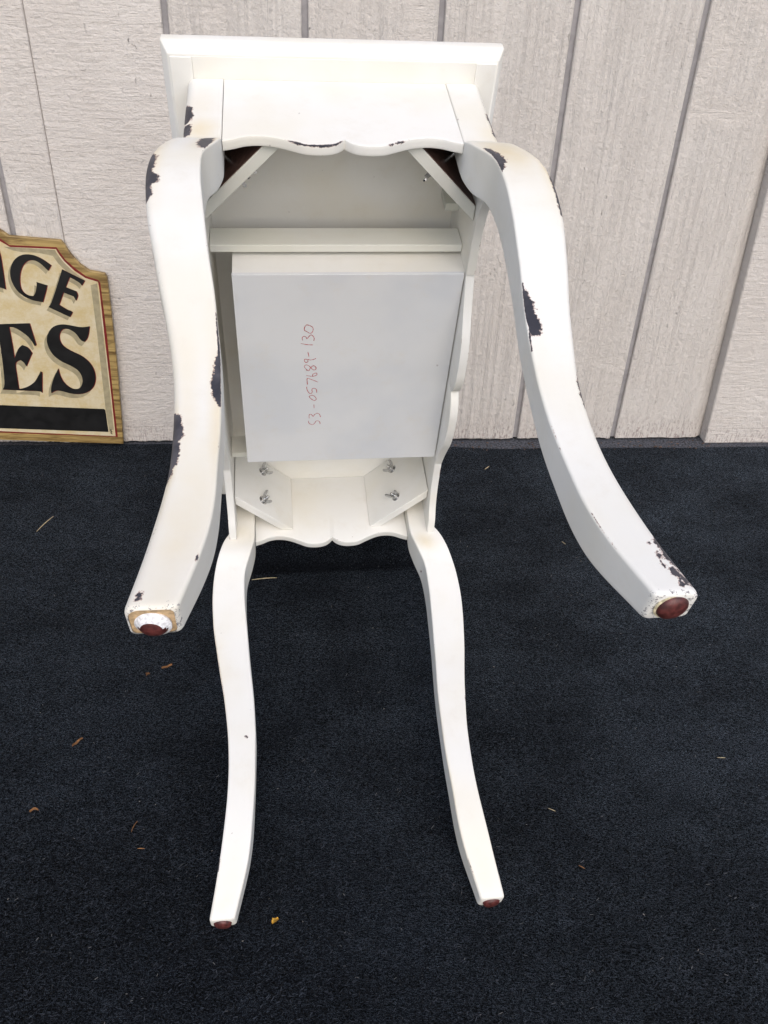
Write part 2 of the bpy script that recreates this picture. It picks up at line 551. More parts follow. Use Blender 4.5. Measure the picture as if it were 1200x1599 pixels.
SIGN = {
    'OUTER': [(-161.2, 392.9), (-150.9, 385.1), (-68.5, 382.8), (-63.5, 375.8), (-58.8, 366.2), (-51.8, 355.5), (-41.2, 343.6), (-27.9, 334.2), (-2.9, 330.5), (0.2, 324.3), (1.5, 274.6), (2.5, 163.1), (0.9, 41.3), (0.0, 0.0), (-225.9, 0.2)],
    'RED': [(-163.3, 380.0), (-150.9, 370.5), (-75.9, 371.4), (-72.1, 364.2), (-64.2, 351.0), (-49.2, 336.8), (-33.7, 324.9), (-14.4, 319.6), (-11.5, 314.6), (-9.6, 219.4), (-9.8, 109.1), (-9.1, 15.3), (-223.2, 16.3)],
    'CREAM': [(-164.0, 375.8), (-150.3, 367.4), (-77.4, 368.3), (-73.7, 360.4), (-66.8, 349.1), (-52.0, 333.6), (-35.3, 321.8), (-15.2, 316.2), (-14.1, 308.0), (-13.7, 213.6), (-12.9, 124.0), (-12.7, 17.1), (-222.7, 19.5)],
    'BAR': [(-213.7, 74.2), (-29.6, 74.2), (-26.3, 72.5), (-24.9, 25.9), (-221.7, 25.8)],
    'SHADE_R': [(-27.6, 309.8), (-16.7, 313.5), (-15.7, 219.1), (-15.0, 123.9), (-14.9, 31.1), (-23.4, 27.6), (-25.6, 74.1), (-25.8, 138.2), (-26.0, 224.1)],
    'SHADE_T': [(-160.7, 367.5), (-79.3, 367.0), (-75.2, 358.3), (-67.6, 346.8), (-53.3, 331.0), (-36.8, 319.1), (-40.7, 314.8), (-57.8, 325.6), (-74.9, 341.6), (-83.7, 356.8), (-107.9, 360.9), (-140.9, 359.9)],
    'G': [(-88.2, 340.8), (-94.2, 331.1), (-99.4, 336.9), (-105.6, 343.6), (-114.4, 348.1), (-124.0, 347.5), (-133.4, 339.4), (-140.3, 325.2), (-143.2, 311.0), (-143.3, 298.1), (-139.6, 290.6), (-131.9, 285.8), (-124.6, 285.6), (-120.1, 291.6), (-116.1, 306.1), (-116.2, 310.5), (-99.3, 305.8), (-102.7, 295.2), (-110.3, 275.4), (-115.0, 276.2), (-128.1, 278.1), (-142.8, 285.2), (-152.9, 297.6), (-157.3, 312.8), (-156.9, 325.5), (-152.5, 338.3), (-145.0, 348.7), (-134.5, 355.6), (-122.5, 357.5), (-111.0, 355.7), (-100.0, 350.2)],
    'E1': [(-71.5, 335.0), (-36.5, 317.6), (-42.1, 308.5), (-45.8, 314.0), (-60.6, 322.1), (-69.3, 304.4), (-57.2, 299.8), (-52.6, 298.0), (-50.2, 290.8), (-55.0, 281.3), (-57.8, 288.6), (-74.1, 294.7), (-83.8, 272.6), (-72.5, 264.7), (-65.4, 262.4), (-63.2, 259.8), (-68.7, 251.2), (-102.1, 267.3), (-97.1, 273.2), (-76.2, 322.5)],
    'A': [(-206.6, 304.9), (-169.7, 369.4), (-166.8, 351.9), (-168.3, 294.7), (-180.2, 299.2), (-179.2, 315.3), (-191.3, 317.9), (-197.9, 302.8)],
    'E2': [(-195.2, 231.2), (-137.9, 236.1), (-136.5, 225.3), (-132.2, 196.4), (-135.3, 194.0), (-141.8, 209.3), (-152.7, 219.8), (-165.1, 227.3), (-173.2, 227.5), (-172.7, 202.7), (-173.0, 168.9), (-164.5, 187.8), (-156.5, 194.6), (-146.9, 191.5), (-141.5, 180.4), (-155.0, 154.0), (-157.7, 161.1), (-163.3, 166.0), (-168.6, 164.6), (-173.9, 158.0), (-174.1, 137.2), (-174.6, 108.5), (-163.9, 111.1), (-149.9, 119.2), (-140.6, 129.9), (-132.0, 145.6), (-129.5, 143.6), (-134.8, 102.8), (-138.8, 106.2), (-169.8, 106.0), (-203.3, 106.3), (-197.7, 115.5), (-194.2, 167.9), (-193.3, 212.7)],
    'S2': [(-37.3, 235.9), (-39.9, 223.4), (-43.7, 212.1), (-49.4, 206.2), (-55.4, 208.7), (-60.5, 219.6), (-67.2, 226.1), (-76.8, 229.8), (-84.5, 228.0), (-90.7, 218.0), (-91.1, 205.5), (-86.0, 195.9), (-74.3, 188.0), (-55.0, 179.0), (-41.3, 163.8), (-36.7, 146.6), (-37.4, 131.8), (-43.7, 116.6), (-55.3, 107.0), (-68.8, 102.8), (-84.5, 103.3), (-99.6, 108.0), (-109.8, 109.1), (-119.0, 102.9), (-118.4, 113.2), (-112.1, 131.3), (-100.3, 152.9), (-99.3, 140.7), (-94.7, 126.2), (-85.5, 116.2), (-75.6, 112.1), (-66.1, 115.5), (-60.3, 127.7), (-60.7, 139.6), (-65.9, 151.0), (-77.8, 159.2), (-94.7, 167.0), (-108.2, 180.7), (-113.5, 197.3), (-112.9, 211.3), (-107.6, 222.7), (-98.8, 232.7), (-83.3, 237.6), (-68.6, 235.7), (-53.9, 233.1), (-43.8, 234.2)],
}
HAND = [
    [(-33.2, 80.0), (-30.5, 79.4), (-26.8, 77.1), (-25.9, 73.6), (-27.3, 69.6), (-29.6, 69.0), (-32.8, 71.4), (-35.0, 73.2), (-34.6, 77.2), (-33.0, 79.7)],
    [(-37.0, 59.5), (-37.4, 62.8), (-35.6, 65.1), (-33.3, 63.9), (-32.4, 61.5), (-30.5, 64.4), (-28.2, 66.7), (-25.9, 64.9), (-24.8, 62.0), (-25.3, 58.8)],
    [(-38.9, 55.5), (-32.4, 53.8), (-26.1, 53.3)],
    [(-31.5, 43.8), (-30.4, 37.2)],
    [(-31.5, 33.2), (-34.4, 33.9), (-35.3, 32.0), (-33.9, 29.2), (-31.5, 30.3), (-31.5, 33.2), (-28.7, 32.5), (-24.4, 33.7), (-23.0, 34.9)],
    [(-33.5, 18.6), (-30.6, 17.3), (-29.5, 20.0), (-27.9, 22.3), (-25.6, 24.5), (-23.0, 22.4), (-23.0, 19.3), (-25.4, 18.4), (-28.2, 21.3), (-30.6, 24.5), (-33.9, 25.8), (-35.4, 23.3), (-34.2, 20.8), (-32.1, 18.3)],
    [(-33.3, 10.6), (-30.6, 9.9), (-26.3, 9.1), (-22.9, 10.3), (-21.5, 12.2), (-22.5, 13.8), (-25.3, 13.0), (-26.6, 10.4), (-25.8, 8.7)],
    [(-32.1, -2.8), (-32.6, 4.8), (-31.6, 6.3), (-26.8, 4.0), (-20.4, 0.6)],
    [(-33.1, -6.3), (-32.6, -10.3), (-30.7, -15.0), (-28.2, -16.4), (-26.8, -13.8), (-27.3, -10.4), (-24.8, -8.5), (-22.3, -10.5), (-21.8, -15.2)],
    [(-30.2, -20.4), (-26.8, -19.1), (-23.8, -21.2), (-22.3, -24.7), (-23.8, -27.3), (-26.7, -25.9), (-29.7, -22.4), (-30.3, -20.1)],
    [(-24.9, -33.5), (-24.7, -39.0)],
    [(-30.3, -55.3), (-30.3, -50.0), (-28.2, -48.7), (-25.7, -52.3), (-24.2, -49.5), (-21.2, -47.5), (-18.6, -49.0), (-17.1, -53.7)],
    [(-31.3, -59.3), (-30.3, -63.6), (-26.7, -65.6), (-24.2, -63.8), (-22.6, -60.3), (-20.1, -59.6), (-18.0, -61.9), (-17.7, -64.8)],
]

# ------------------------------------------------------------------ the setting: ground, carpet
WALL_O = Vector((0.0, 1.4603, 0.0))
WALL_U = Vector((0.9945, 0.1045, 0.0)).normalized()
WALL_N = Vector((0.1045, -0.9945, 0.0)).normalized()     # towards the viewer


def wall_y(x):
    return WALL_O.y + x * WALL_U.y / WALL_U.x


def sstep(a, b, x):
    t = min(1, max(0, (x - a) / (b - a)))
    return t * t * (3 - 2 * t)


def ground_sheet():
    n = 24
    V, F = [], []
    for j in range(n + 1):
        for i in range(n + 1):
            x, y = -14 + 28 * i / n, -14 + 28 * j / n
            V.append((x, y, -.0095))
    for j in range(n):
        for i in range(n):
            a = j * (n + 1) + i
            F.append((a, a + 1, a + n + 2, a + n + 1))
    tag(mesh_obj('ground', V, F, CONCRETE), kind='structure')
    v, f = box_vf(-1.6, 1.8, .6, 1.7, -.02, -.0045)
    tag(mesh_obj('wall_foot_strip', v, f, STRIP), kind='structure')


def carpet_z(x, y):
    z = .0016 * mnoise.noise(Vector((x * 4.2, y * 4.2, 3.1))) + .0009 * mnoise.noise(Vector((x * 13, y * 13, 8.0)))
    z -= .0012
    # a faint crease lying across the mat
    z += .0018 * math.exp(-((y - .755 + .03 * math.sin(x * 3)) / .012) ** 2) * sstep(.05, .2, x)
    # the carpet is bunched up behind the table and carries the edge of its top
    uu = (x + .09) / .17
    hx = sstep(1.12, .45, abs(uu) + .08 * mnoise.noise(Vector((x * 14, y * 14, 1))))
    y0 = 1.052 + .14 * (x + .088)
    hy = sstep(y0 - .012, y0 + .022, y) * sstep(y0 + .30, y0 + .07, y)
    return z + (.146 + .006 * mnoise.noise(Vector((x * 11, y * 17, 5)))) * hx * hy


def carpet_edge(x):
    return wall_y(x) - (.005 + .028 * sstep(-.05, .22, x) + .004 * mnoise.noise(Vector((x * 9, 0, 0))))


def carpet():
    xs = [-1.6 + .1 * i for i in range(8)] + [-.8 + .0125 * i for i in range(144)] + [1.0 + .1 * i for i in range(9)]
    ys = [-.4 + .1 * i for i in range(6)] + [.2 + .0125 * i for i in range(64)] + [1.0 + .006 * i for i in range(68)]
    V, F = [], []
    rows = len(ys) + 3
    for x in xs:
        ye = carpet_edge(x)
        for y in ys:
            yy = min(y, ye - .012 + (y - 1.4) * .004) if y > ye - .012 else y
            V.append((x, yy, carpet_z(x, yy)))
        z = carpet_z(x, ye)
        V.append((x, ye - .004, z - .0008))
        V.append((x, ye - .0005, z - .0022))
        V.append((x, ye, -.004))
    for i in range(len(xs) - 1):
        for j in range(rows - 1):
            a = i * rows + j
            F.append((a, a + rows, a + rows + 1, a + 1))
    return tag(mesh_obj('carpet', V, F, CARPET, smooth=60), kind='structure')


ground_sheet()
carpet()


def carpet_fibres(n=130000):
    V, F, T = [], [], []
    rnd = random.Random(3)
    while len(F) < n:
        x = rnd.uniform(-.85, 1.0)
        y = rnd.uniform(.18, 1.52)
        if y > carpet_edge(x) - .004: continue
        if rnd.random() > min(1, .35 + .9 * (y - .15)): pass
        ln = rnd.uniform(.0016, .0046)
        wd = rnd.uniform(.00014, .00030)
        an = rnd.gauss(0, .6)
        dx, dy = math.cos(an) * ln / 2, math.sin(an) * ln / 2
        nx, ny = -math.sin(an) * wd, math.cos(an) * wd
        z0 = carpet_z(x, y) + .0004
        z1 = z0 + rnd.uniform(.0003, .0026)
        b = len(V)
        V += [(x - dx - nx, y - dy - ny, z0), (x + dx - nx, y + dy - ny, z1), (x + dx + nx, y + dy + ny, z1), (x - dx + nx, y - dy + ny, z0)]
        F.append((b, b + 1, b + 2, b + 3))
        t = rnd.random()
        T += [t] * 4
    me = bpy.data.meshes.new('carpet_pile')
    me.from_pydata(V, [], F)
    a = me.attributes.new('tone', 'FLOAT', 'POINT')
    a.data.foreach_set('value', T)
    me.materials.append(FIBRE)
    o = bpy.data.objects.new('carpet_pile', me)
    COL.objects.link(o)
    return tag(o, 'short dark fibres standing out of the black carpet', 'carpet pile', kind='stuff')


carpet_fibres()

# ------------------------------------------------------------------ the siding wall
wall_M = Matrix((WALL_U, Vector((0, 0, 1)).cross(WALL_U), Vector((0, 0, 1)))).transposed().to_4x4()
wall_M.translation = WALL_O
# local frame: x along the wall, y into the wall, z up
wall = empty('siding_wall', wall_M)
tag(wall, 'pinkish grey wooden siding wall with upright grooves behind the table', 'wall')
WALL_TOP = 2.3
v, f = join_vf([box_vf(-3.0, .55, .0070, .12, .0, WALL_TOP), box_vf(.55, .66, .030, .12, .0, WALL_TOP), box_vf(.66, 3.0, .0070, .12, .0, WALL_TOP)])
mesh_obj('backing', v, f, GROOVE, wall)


def plank(x0, x1, y0=0.0, zb=.0005, slant=0.0, mat=SIDING, name='plank'):
    """one board of the siding with eased arrises and a slightly ragged bottom edge"""
    n = 36
    c = .0016
    th = .0105
    prof = []          # front profile across the width
    V, F = [], []
    zs = [None] + [.06, .3, .7, 1.2, WALL_TOP]
    rag = [random.uniform(-.0018, .0016) for _ in range(n + 1)]
    cols = []
    for i in range(n + 1):
        t = i / n
        cols.append((x0 + c + (x1 - x0 - 2 * c) * t, y0, rag[i]))
    cols = [(x0, y0 + th, 0), (x0, y0 + c, 0)] + cols + [(x1, y0 + c, 0), (x1, y0 + th, 0)]
    m = len(cols)
    for z in zs:
        for (x, y, r) in cols:
            zz = zb + r if z is None else z
            V.append((x + slant * zz, y, zz))
    for j in range(len(zs) - 1):
        for i in range(m - 1):
            a = j * m + i
            F.append((a, a + 1, a + m + 1, a + m))
    F.append(tuple(range(m)))
    return mesh_obj(name, V, F, mat, wall, smooth=30)


G = .0048
grooves = [-.3551, -.1514, .0523, .2564, .4568]
for a, b in zip(grooves[:-1], grooves[1:]):
    plank(a + G, b - G)
plank(-.5545 + .0005, -.3551 - G, zb=.0)                          # from the lap to the first groove
plank(-.6345 + G, -.5545, y0=-.0016, zb=.0)                       # narrow lap strip
for k in range(11):                                               # on to the left of the picture
    x1 = -.6345 - .2035 * k
    plank(x1 - .2035 + G, x1 - G)
# the last board rolls back into a gap beside the corner board, whose edge is a little out of plumb


def rolled_plank(x0, x1, zb, slant):
    V, F = [], []
    cols = [(x0, .0105), (x0, .0016), (x0 + .0016, 0)]
    cols += [(x0 + .0016 + (x1 - .040 - x0) * k / 10, 0) for k in range(1, 11)]
    for k in range(1, 10):
        a = math.radians(9 * k)
        cols.append((x1 - .0384 + .0384 * math.sin(a), .013 * (1 - math.cos(a))))
    cols.append((x1 + .0002, .028))
    zs = [zb, .06, .3, .7, 1.2, WALL_TOP]
    m = len(cols)
    for z in zs:
        for i, (x, y) in enumerate(cols):
            V.append((x + slant * z * sstep(x0 + .02, x1, x), y, z + (random.uniform(-.001, .001) if z == zb else 0)))
    for j in range(len(zs) - 1):
        for i in range(m - 1):
            a = j * m + i
            F.append((a, a + 1, a + m + 1, a + m))
    return mesh_obj('plank', V, F, SIDING, wall, smooth=35)


rolled_plank(.4568 + G, .6445, .0005, -.038)
v, f = box_vf(.6432, .83, -.0165, .0295, -.0044, WALL_TOP)
v = [(x - .038 * z, y, z) for x, y, z in v]
cb = mesh_obj('corner_board', v, f, SIDING, wall)
bevel(cb, .003, 3)
for k in range(10):
    x0 = .835 + .2035 * k
    plank(x0 + G, x0 + .2035 - G)

# ------------------------------------------------------------------ the painted sign leaning on the wall
sign_lean = math.radians(0.7)
sign_M = wall_M @ Matrix.Translation((-.5069, -.0165, .0034)) @ Matrix.Rotation(math.radians(90) - sign_lean, 4, 'X') @ Matrix.Rotation(math.radians(-2.7), 4, 'Z')
# local frame: x along the sign, y up the sign, z out of its face
sign = empty('painted_sign', sign_M)
tag(sign, 'cream painted wooden sign with black letters AGE and ES leaning on the wall', 'sign')


def smooth_poly(pts, it=2, keep=48):
    for _ in range(it):
        n = len(pts)
        out = []
        for i in range(n):
            p, q, r = pts[i - 1], pts[i], pts[(i + 1) % n]
            a = Vector((q[0] - p[0], q[1] - p[1]))
            b = Vector((r[0] - q[0], r[1] - q[1]))
            ang = math.degrees(abs(a.angle_signed(b, 0))) if a.length > 1e-6 and b.length > 1e-6 else 0
            if ang > keep:
                out.append(q)
            else:
                out.append((q[0] * .75 + p[0] * .25, q[1] * .75 + p[1] * .25))
                out.append((q[0] * .75 + r[0] * .25, q[1] * .75 + r[1] * .25))
        pts = out
    return pts


def flat(name, pts, z0, z1, mat, parent=sign, off=(0, 0), sm=0):
    p = [(x / 1000 + off[0], y / 1000 + off[1]) for x, y in (smooth_poly(pts, sm) if sm else pts)]
    v, f = prism_vf(p, z0, z1)
    return mesh_obj(name, v, f, mat, parent)


def widen(key, ext):
    """carry the traced right half on to the left, where the picture cuts the sign off"""
    return ext + SIGN[key]


board = flat('board', [(-520, 3), (-518, 320), (-490, 335), (-440, 382), (-360, 388), (-290, 428), (-220, 428)] + SIGN['OUTER'][:-1] + [(-225.9, .2)], -.009, 0.0, GOLD)
bevel(board, .0012, 2, 50)
flat('red_line', [(-508, 17), (-507, 312), (-482, 324), (-434, 370), (-356, 376), (-288, 415), (-222, 415)] + SIGN['RED'], -.001, .0003, SIGNRED)
flat('face_panel', [(-505, 20), (-504, 309), (-480, 321), (-432, 366), (-354, 372), (-286, 411), (-223, 411)] + SIGN['CREAM'], 0.0, .0006, CREAM)
flat('shade_band', SIGN['SHADE_R'], .0004, .0008, SIGNSHADE)
flat('shade_band', SIGN['SHADE_T'], .0004, .0008, SIGNSHADE, sm=1)
flat('black_bar', [(-490, 25.8), (-490, 74.2)] + SIGN['BAR'], .0004, .0009, SIGNBLACK)
for key in ('G', 'E1', 'A', 'E2', 'S2'):
    big = key in ('E2', 'S2')
    d = (-.0045, -.0062) if not big else (-.0055, -.0085)
    lt = flat('letter', SIGN[key], .0005, .00125, SIGNBLACK, sm=2)
    flat('letter_shade', SIGN[key], .0003, .00085, SIGNSHADE, lt, d, sm=2)
    flat('letter_red_edge', SIGN[key], .0003, .00105, SIGNRED, lt, (.0011, -.0004), sm=2)


def ribbon(name, strokes, w, z, mat, parent, frame=None, wob=0.0):
    V, F = [], []
    rnd = random.Random(5)
    for st in strokes:
        # Catmull-Rom through the points
        P = [Vector(p) / 1000 for p in st]
        Q = []
        for i in range(len(P) - 1):
            p0, p1, p2, p3 = P[max(0, i - 1)], P[i], P[i + 1], P[min(len(P) - 1, i + 2)]
            for k in range(5):
                t = k / 5
                Q.append(.5 * ((2 * p1) + (p2 - p0) * t + (2 * p0 - 5 * p1 + 4 * p2 - p3) * t * t + (3 * p1 - p0 - 3 * p2 + p3) * t ** 3))
        Q.append(P[-1])
        b = len(V)
        for i, q in enumerate(Q):
            d = (Q[min(len(Q) - 1, i + 1)] - Q[max(0, i - 1)])
            d = d.normalized() if d.length > 0 else Vector((1, 0))
            nrm = Vector((-d.y, d.x)) * w * (1 + wob * rnd.uniform(-1, .6))
            V.append((q.x + nrm.x, q.y + nrm.y, z))
            V.append((q.x - nrm.x, q.y - nrm.y, z))
        for i in range(len(Q) - 1):
            F.append((b + 2 * i, b + 2 * i + 1, b + 2 * i + 3, b + 2 * i + 2))
    return mesh_obj(name, V, F, mat, parent)


ribbon('painter_mark', [[(-22, 31), (-19, 27), (-21.5, 24), (-18, 22)], [(-23, 27.5), (-17, 26.5)], [(-20, 32), (-19, 21)]], .0005, .0009, SIGNBLACK, sign)

# ------------------------------------------------------------------ the table, tipped over with its underside to the viewer
TAB_M = Matrix(((0.989927, 0.036721, 0.136734, -0.07312),
                (0.141563, -0.27102, -0.952107, 0.951031),
                (0.002095, 0.961873, -0.273489, 0.449083),
                (0, 0, 0, 1)))
# local frame: u across, v up the top, w away from the top along the legs
table = empty('side_table', TAB_M)
tag(table, 'chipped white side table tipped over, underside and four curved legs facing out', 'table')
TA, TBH = 0.1575, 0.3099
C_, D_, E_ = POST_C, POST_D, POST_E
BT = .009                                   # board thickness


def tabletop():
    # stacked rounded rectangles: (inset from the outer edge, w)
    prof = [(.0068, .0), (.0060, -.0008), (.0016, -.0105), (.0003, -.0125), (0, -.0140), (0, -.0222), (.0004, -.0236), (.0016, -.0245)]
    V, F = [], []
    n = 0
    for ins, w in prof:
        a, b = TA - ins, TBH - ins
        r = .0018
        ring = []
        for cx, cy, a0 in ((a - r, b - r, 0), (-a + r, b - r, 90), (-a + r, -b + r, 180), (a - r, -b + r, 270)):
            for k in range(4):
                an = math.radians(a0 + 30 * k)
                ring.append((cx + r * math.cos(an), cy + r * math.sin(an), w))
        n = len(ring)
        V += ring
    for i in range(len(prof) - 1):
        for k in range(n):
            F.append((i * n + k, i * n + (k + 1) % n, (i + 1) * n + (k + 1) % n, (i + 1) * n + k))
    F.append(tuple(range(n)))
    F.append(tuple((len(prof) - 1) * n + k for k in range(n)))
    o = mesh_obj('tabletop', V, F, WHITE, table, smooth=40)
    # strips glued along both ends of the underside
    for s in (-1, 1):
        x0, x1 = s * (TA - .0082), s * (TA - .0275)
        v, f = box_vf(min(x0, x1), max(x0, x1), -TBH + .009, TBH - .009, -.001, .0011)
        e = mesh_obj('edge_strip', v, f, WHITE, o)
        bevel(e, .0006, 2)
    # centre part of the underside, with a hair gap to the strips
    v, f = box_vf(-(TA - .0281), TA - .0281, -TBH + .0088, TBH - .0088, -.001, .0009)
    e = mesh_obj('underside_panel', v, f, WHITE, o)
    return o


tabletop()


def interp(tab, x):
    for (x0, y0), (x1, y1) in zip(tab[:-1], tab[1:]):
        if x <= x1:
            t = (x - x0) / (x1 - x0)
            return y0 + (y1 - y0) * t
    return tab[-1][1]


def cr(tab, x):
    """smooth interpolation of a table of points"""
    n = len(tab)
    for i in range(n - 1):
        if x <= tab[i + 1][0] or i == n - 2:
            p0, p1, p2, p3 = tab[max(0, i - 1)], tab[i], tab[i + 1], tab[min(n - 1, i + 2)]
            m1 = (p2[1] - p0[1]) / (p2[0] - p0[0])
            m2 = (p3[1] - p1[1]) / (p3[0] - p1[0])
            h = p2[0] - p1[0]
            t = (x - p1[0]) / h
            return ((2 * t ** 3 - 3 * t * t + 1) * p1[1] + (t ** 3 - 2 * t * t + t) * h * m1 + (3 * t * t - 2 * t ** 3) * p2[1] + (t ** 3 - t * t) * h * m2)


END_SC = [(0, .1075), (.004, .1120), (.009, .1155), (.017, .1178), (.026, .1180), (.0345, .1166), (.045, .1115), (.056, .1063), (.066, .1035), (.076, .1030), (.085, .1048), (.094, .1090), (.1029, .1122)]
SIDE_SC1 = [(0, .1190), (.006, .1245), (.014, .1290), (.026, .1325), (.040, .1330), (.060, .1315), (.080, .1262), (.100, .1170), (.120, .1085), (.1405, .1012)]
SIDE_SC2 = [(.1405, .1018), (.16, .1022), (.18, .1032), (.20, .1065), (.216, .1110), (.232, .1185), (.2534, .1215)]


def board_loft(name, t0, t1, fn, face, sgn, axis, mat, parent, chip=None, n=110, th=BT):
    """a board standing on the tabletop whose free edge follows fn(t);
    axis 'u': the board runs along u and its outer face is v = sgn*face; axis 'v': the other way round"""
    V, F, CH, ED = [], [], [], []
    r = .0007
    m = 0
    for i in range(n + 1):
        t = t0 + (t1 - t0) * i / n
        w1 = fn(t)
        sec = [(0, 0.0012, 0, 0), (0, w1 * .5, 0, 0), (0, w1 - .022, 0, 0), (0, w1 - .014, 0, 0), (0, w1 - .009, 0, 0), (0, w1 - .006, 0, 0), (0, w1 - .0035, 1, .25), (0, w1 - r, 1, .9),
               (r * .3, w1 - r * .3, 1, 1.0), (r, w1, 1, .8), (th * .4, w1, .6, 0), (th * .7, w1, 0, 0), (th - r, w1, 0, .6), (th - r * .3, w1 - r * .3, 0, .9), (th, w1 - r, 0, .6), (th, w1 * .6, 0, 0), (th, .0012, 0, 0)]
        m = len(sec)
        for dp, w, ce, ed in sec:
            p = sgn * (face - dp)
            V.append((t, p, w) if axis == 'u' else (p, t, w))
            CH.append(chip(t, w1 - w, dp) if chip else 0.0)
            ED.append(ed)
    for i in range(n):
        for j in range(m - 1):
            a = i * m + j
            F.append((a, a + m, a + m + 1, a + 1))
        F.append((i * m + m - 1, (i + 1) * m + m - 1, (i + 1) * m, i * m))
    F.append(tuple(range(m)))
    F.append(tuple(n * m + j for j in range(m)))
    return mesh_obj(name, V, F, mat, parent, smooth=32, attrs={'chip': CH, 'edge': ED})


def end_fn(u): return cr(END_SC, abs(u))


def side_fn(v):
    v = abs(v)
    return cr(SIDE_SC1, v) if v <= .1405 else cr(SIDE_SC2, v)


def end_chip(u, dw, dp):
    """dark chips on the arris of the upper apron"""
    c = 0.0
    if -.052 < u < -.001:
        c = max(c, .82 - (dw + dp * 1.2) / .0042 - 1.2 * abs((u + .024) / .03) ** 4 * .4)
    if .034 < u < .056:
        c = max(c, .74 - (dw + dp * 1.2) / .004 - .3 * abs((u - .045) / .011) ** 3)
    return max(0, min(1, c))


g = .0005
board_loft('apron', -E_ + g, E_ - g, end_fn, D_ - .0006, 1, 'u', WHITE, table, end_chip)
board_loft('apron', -E_ + g, E_ - g, end_fn, D_ - .0006, -1, 'u', WHITE, table, None)
VP = D_ - .0292
board_loft('side_apron', -VP + g, VP - g, side_fn, C_ - .0006, -1, 'v', WHITE, table, None, 200)
board_loft('side_apron', .1412, VP - g, side_fn, C_ - .0006, 1, 'v', WHITE, table, None, 60)
board_loft('side_apron', -VP + g, -.1398, side_fn, C_ - .0006, 1, 'v', WHITE, table, None, 60)

# ---- drawer
DW0, DW1 = .046, .100
DU0, DU1 = -.1045, C_ - .0006 - BT
DV0, DV1 = -.1270, .1408
parts = [box_vf(DU0, DU1, DV1 - .010, DV1, DW0, DW1 - .004), box_vf(DU0, DU1, DV0, DV0 + .010, DW0, DW1 - .004),
         box_vf(DU0, DU0 + .010, DV0 + .010, DV1 - .010, DW0, DW1 - .004)]
v, f = join_vf(parts)
drawer = mesh_obj('drawer', v, f, WHITE, table)
v, f = box_vf(DU0 - .0004, DU1 - .0013, DV0 - .0004, DV1 + .0004, DW1 - .004, DW1)
bp_ = mesh_obj('bottom_panel', v, f, PANEL, drawer)
bevel(bp_, .0004, 2)
df = board_loft('drawer_front', -.1392, .1406, side_fn, C_ - .0006, 1, 'v', WHITE, drawer, None, 180)
pv, pf = xform(lathe_vf([(.0042, 0), (.0036, .003), (.0034, .006), (.0062, .0085), (.0080, .0112), (.0078, .0134), (.0056, .0150), (.002, .0156)], 20), frame_from_z((1, 0, 0), (0, 1, 0), (C_ - .0006, -.006, .0715)))
mesh_obj('drawer_pull', pv, pf, PULL, drawer, smooth=40)
hand = ribbon('handwritten_number', HAND, .00037, DW1 + .00015, PENCIL, drawer, wob=.45)
hand['label'] = 'red handwritten number 53-057689-130'

# ---- runners that carry the drawer
for v0, v1 in ((.1462, .1545), (-.1500, -.1424)):
    v, f = box_vf(-.1258, .1258, v0, v1, .040, .0700)
    rn = mesh_obj('drawer_runner', v, f, INNER, table)
    bevel(rn, .0008, 2)
# small cleat in the corner by the runner
v, f = box_vf(.112, .1262, .168, .176, .001, .03)
mesh_obj('cleat', v, f, INNER, table)

# ---- corner braces with bolts and wing nuts


def wing_nut():
    hub = lathe_vf([(.0034, 0), (.0036, .0006), (.0033, .0030), (.0027, .0048), (.0016, .0050)], 16)
    parts = [hub]
    for s in (-1, 1):
        prof = [(.0020, .0006), (.0042, .0018), (.0066, .0046), (.0078, .0082), (.0070, .0100), (.0054, .0098), (.0040, .0066), (.0024, .0044)]
        vv = [(s * x, -.0007, z) for x, z in prof] + [(s * x, .0007, z) for x, z in prof]
        k = len(prof)
        ff = [tuple(range(k)), tuple(range(2 * k - 1, k - 1, -1))] + [(i, (i + 1) % k, k + (i + 1) % k, k + i) for i in range(k)]
        parts.append((vv, ff))
    return join_vf(parts)


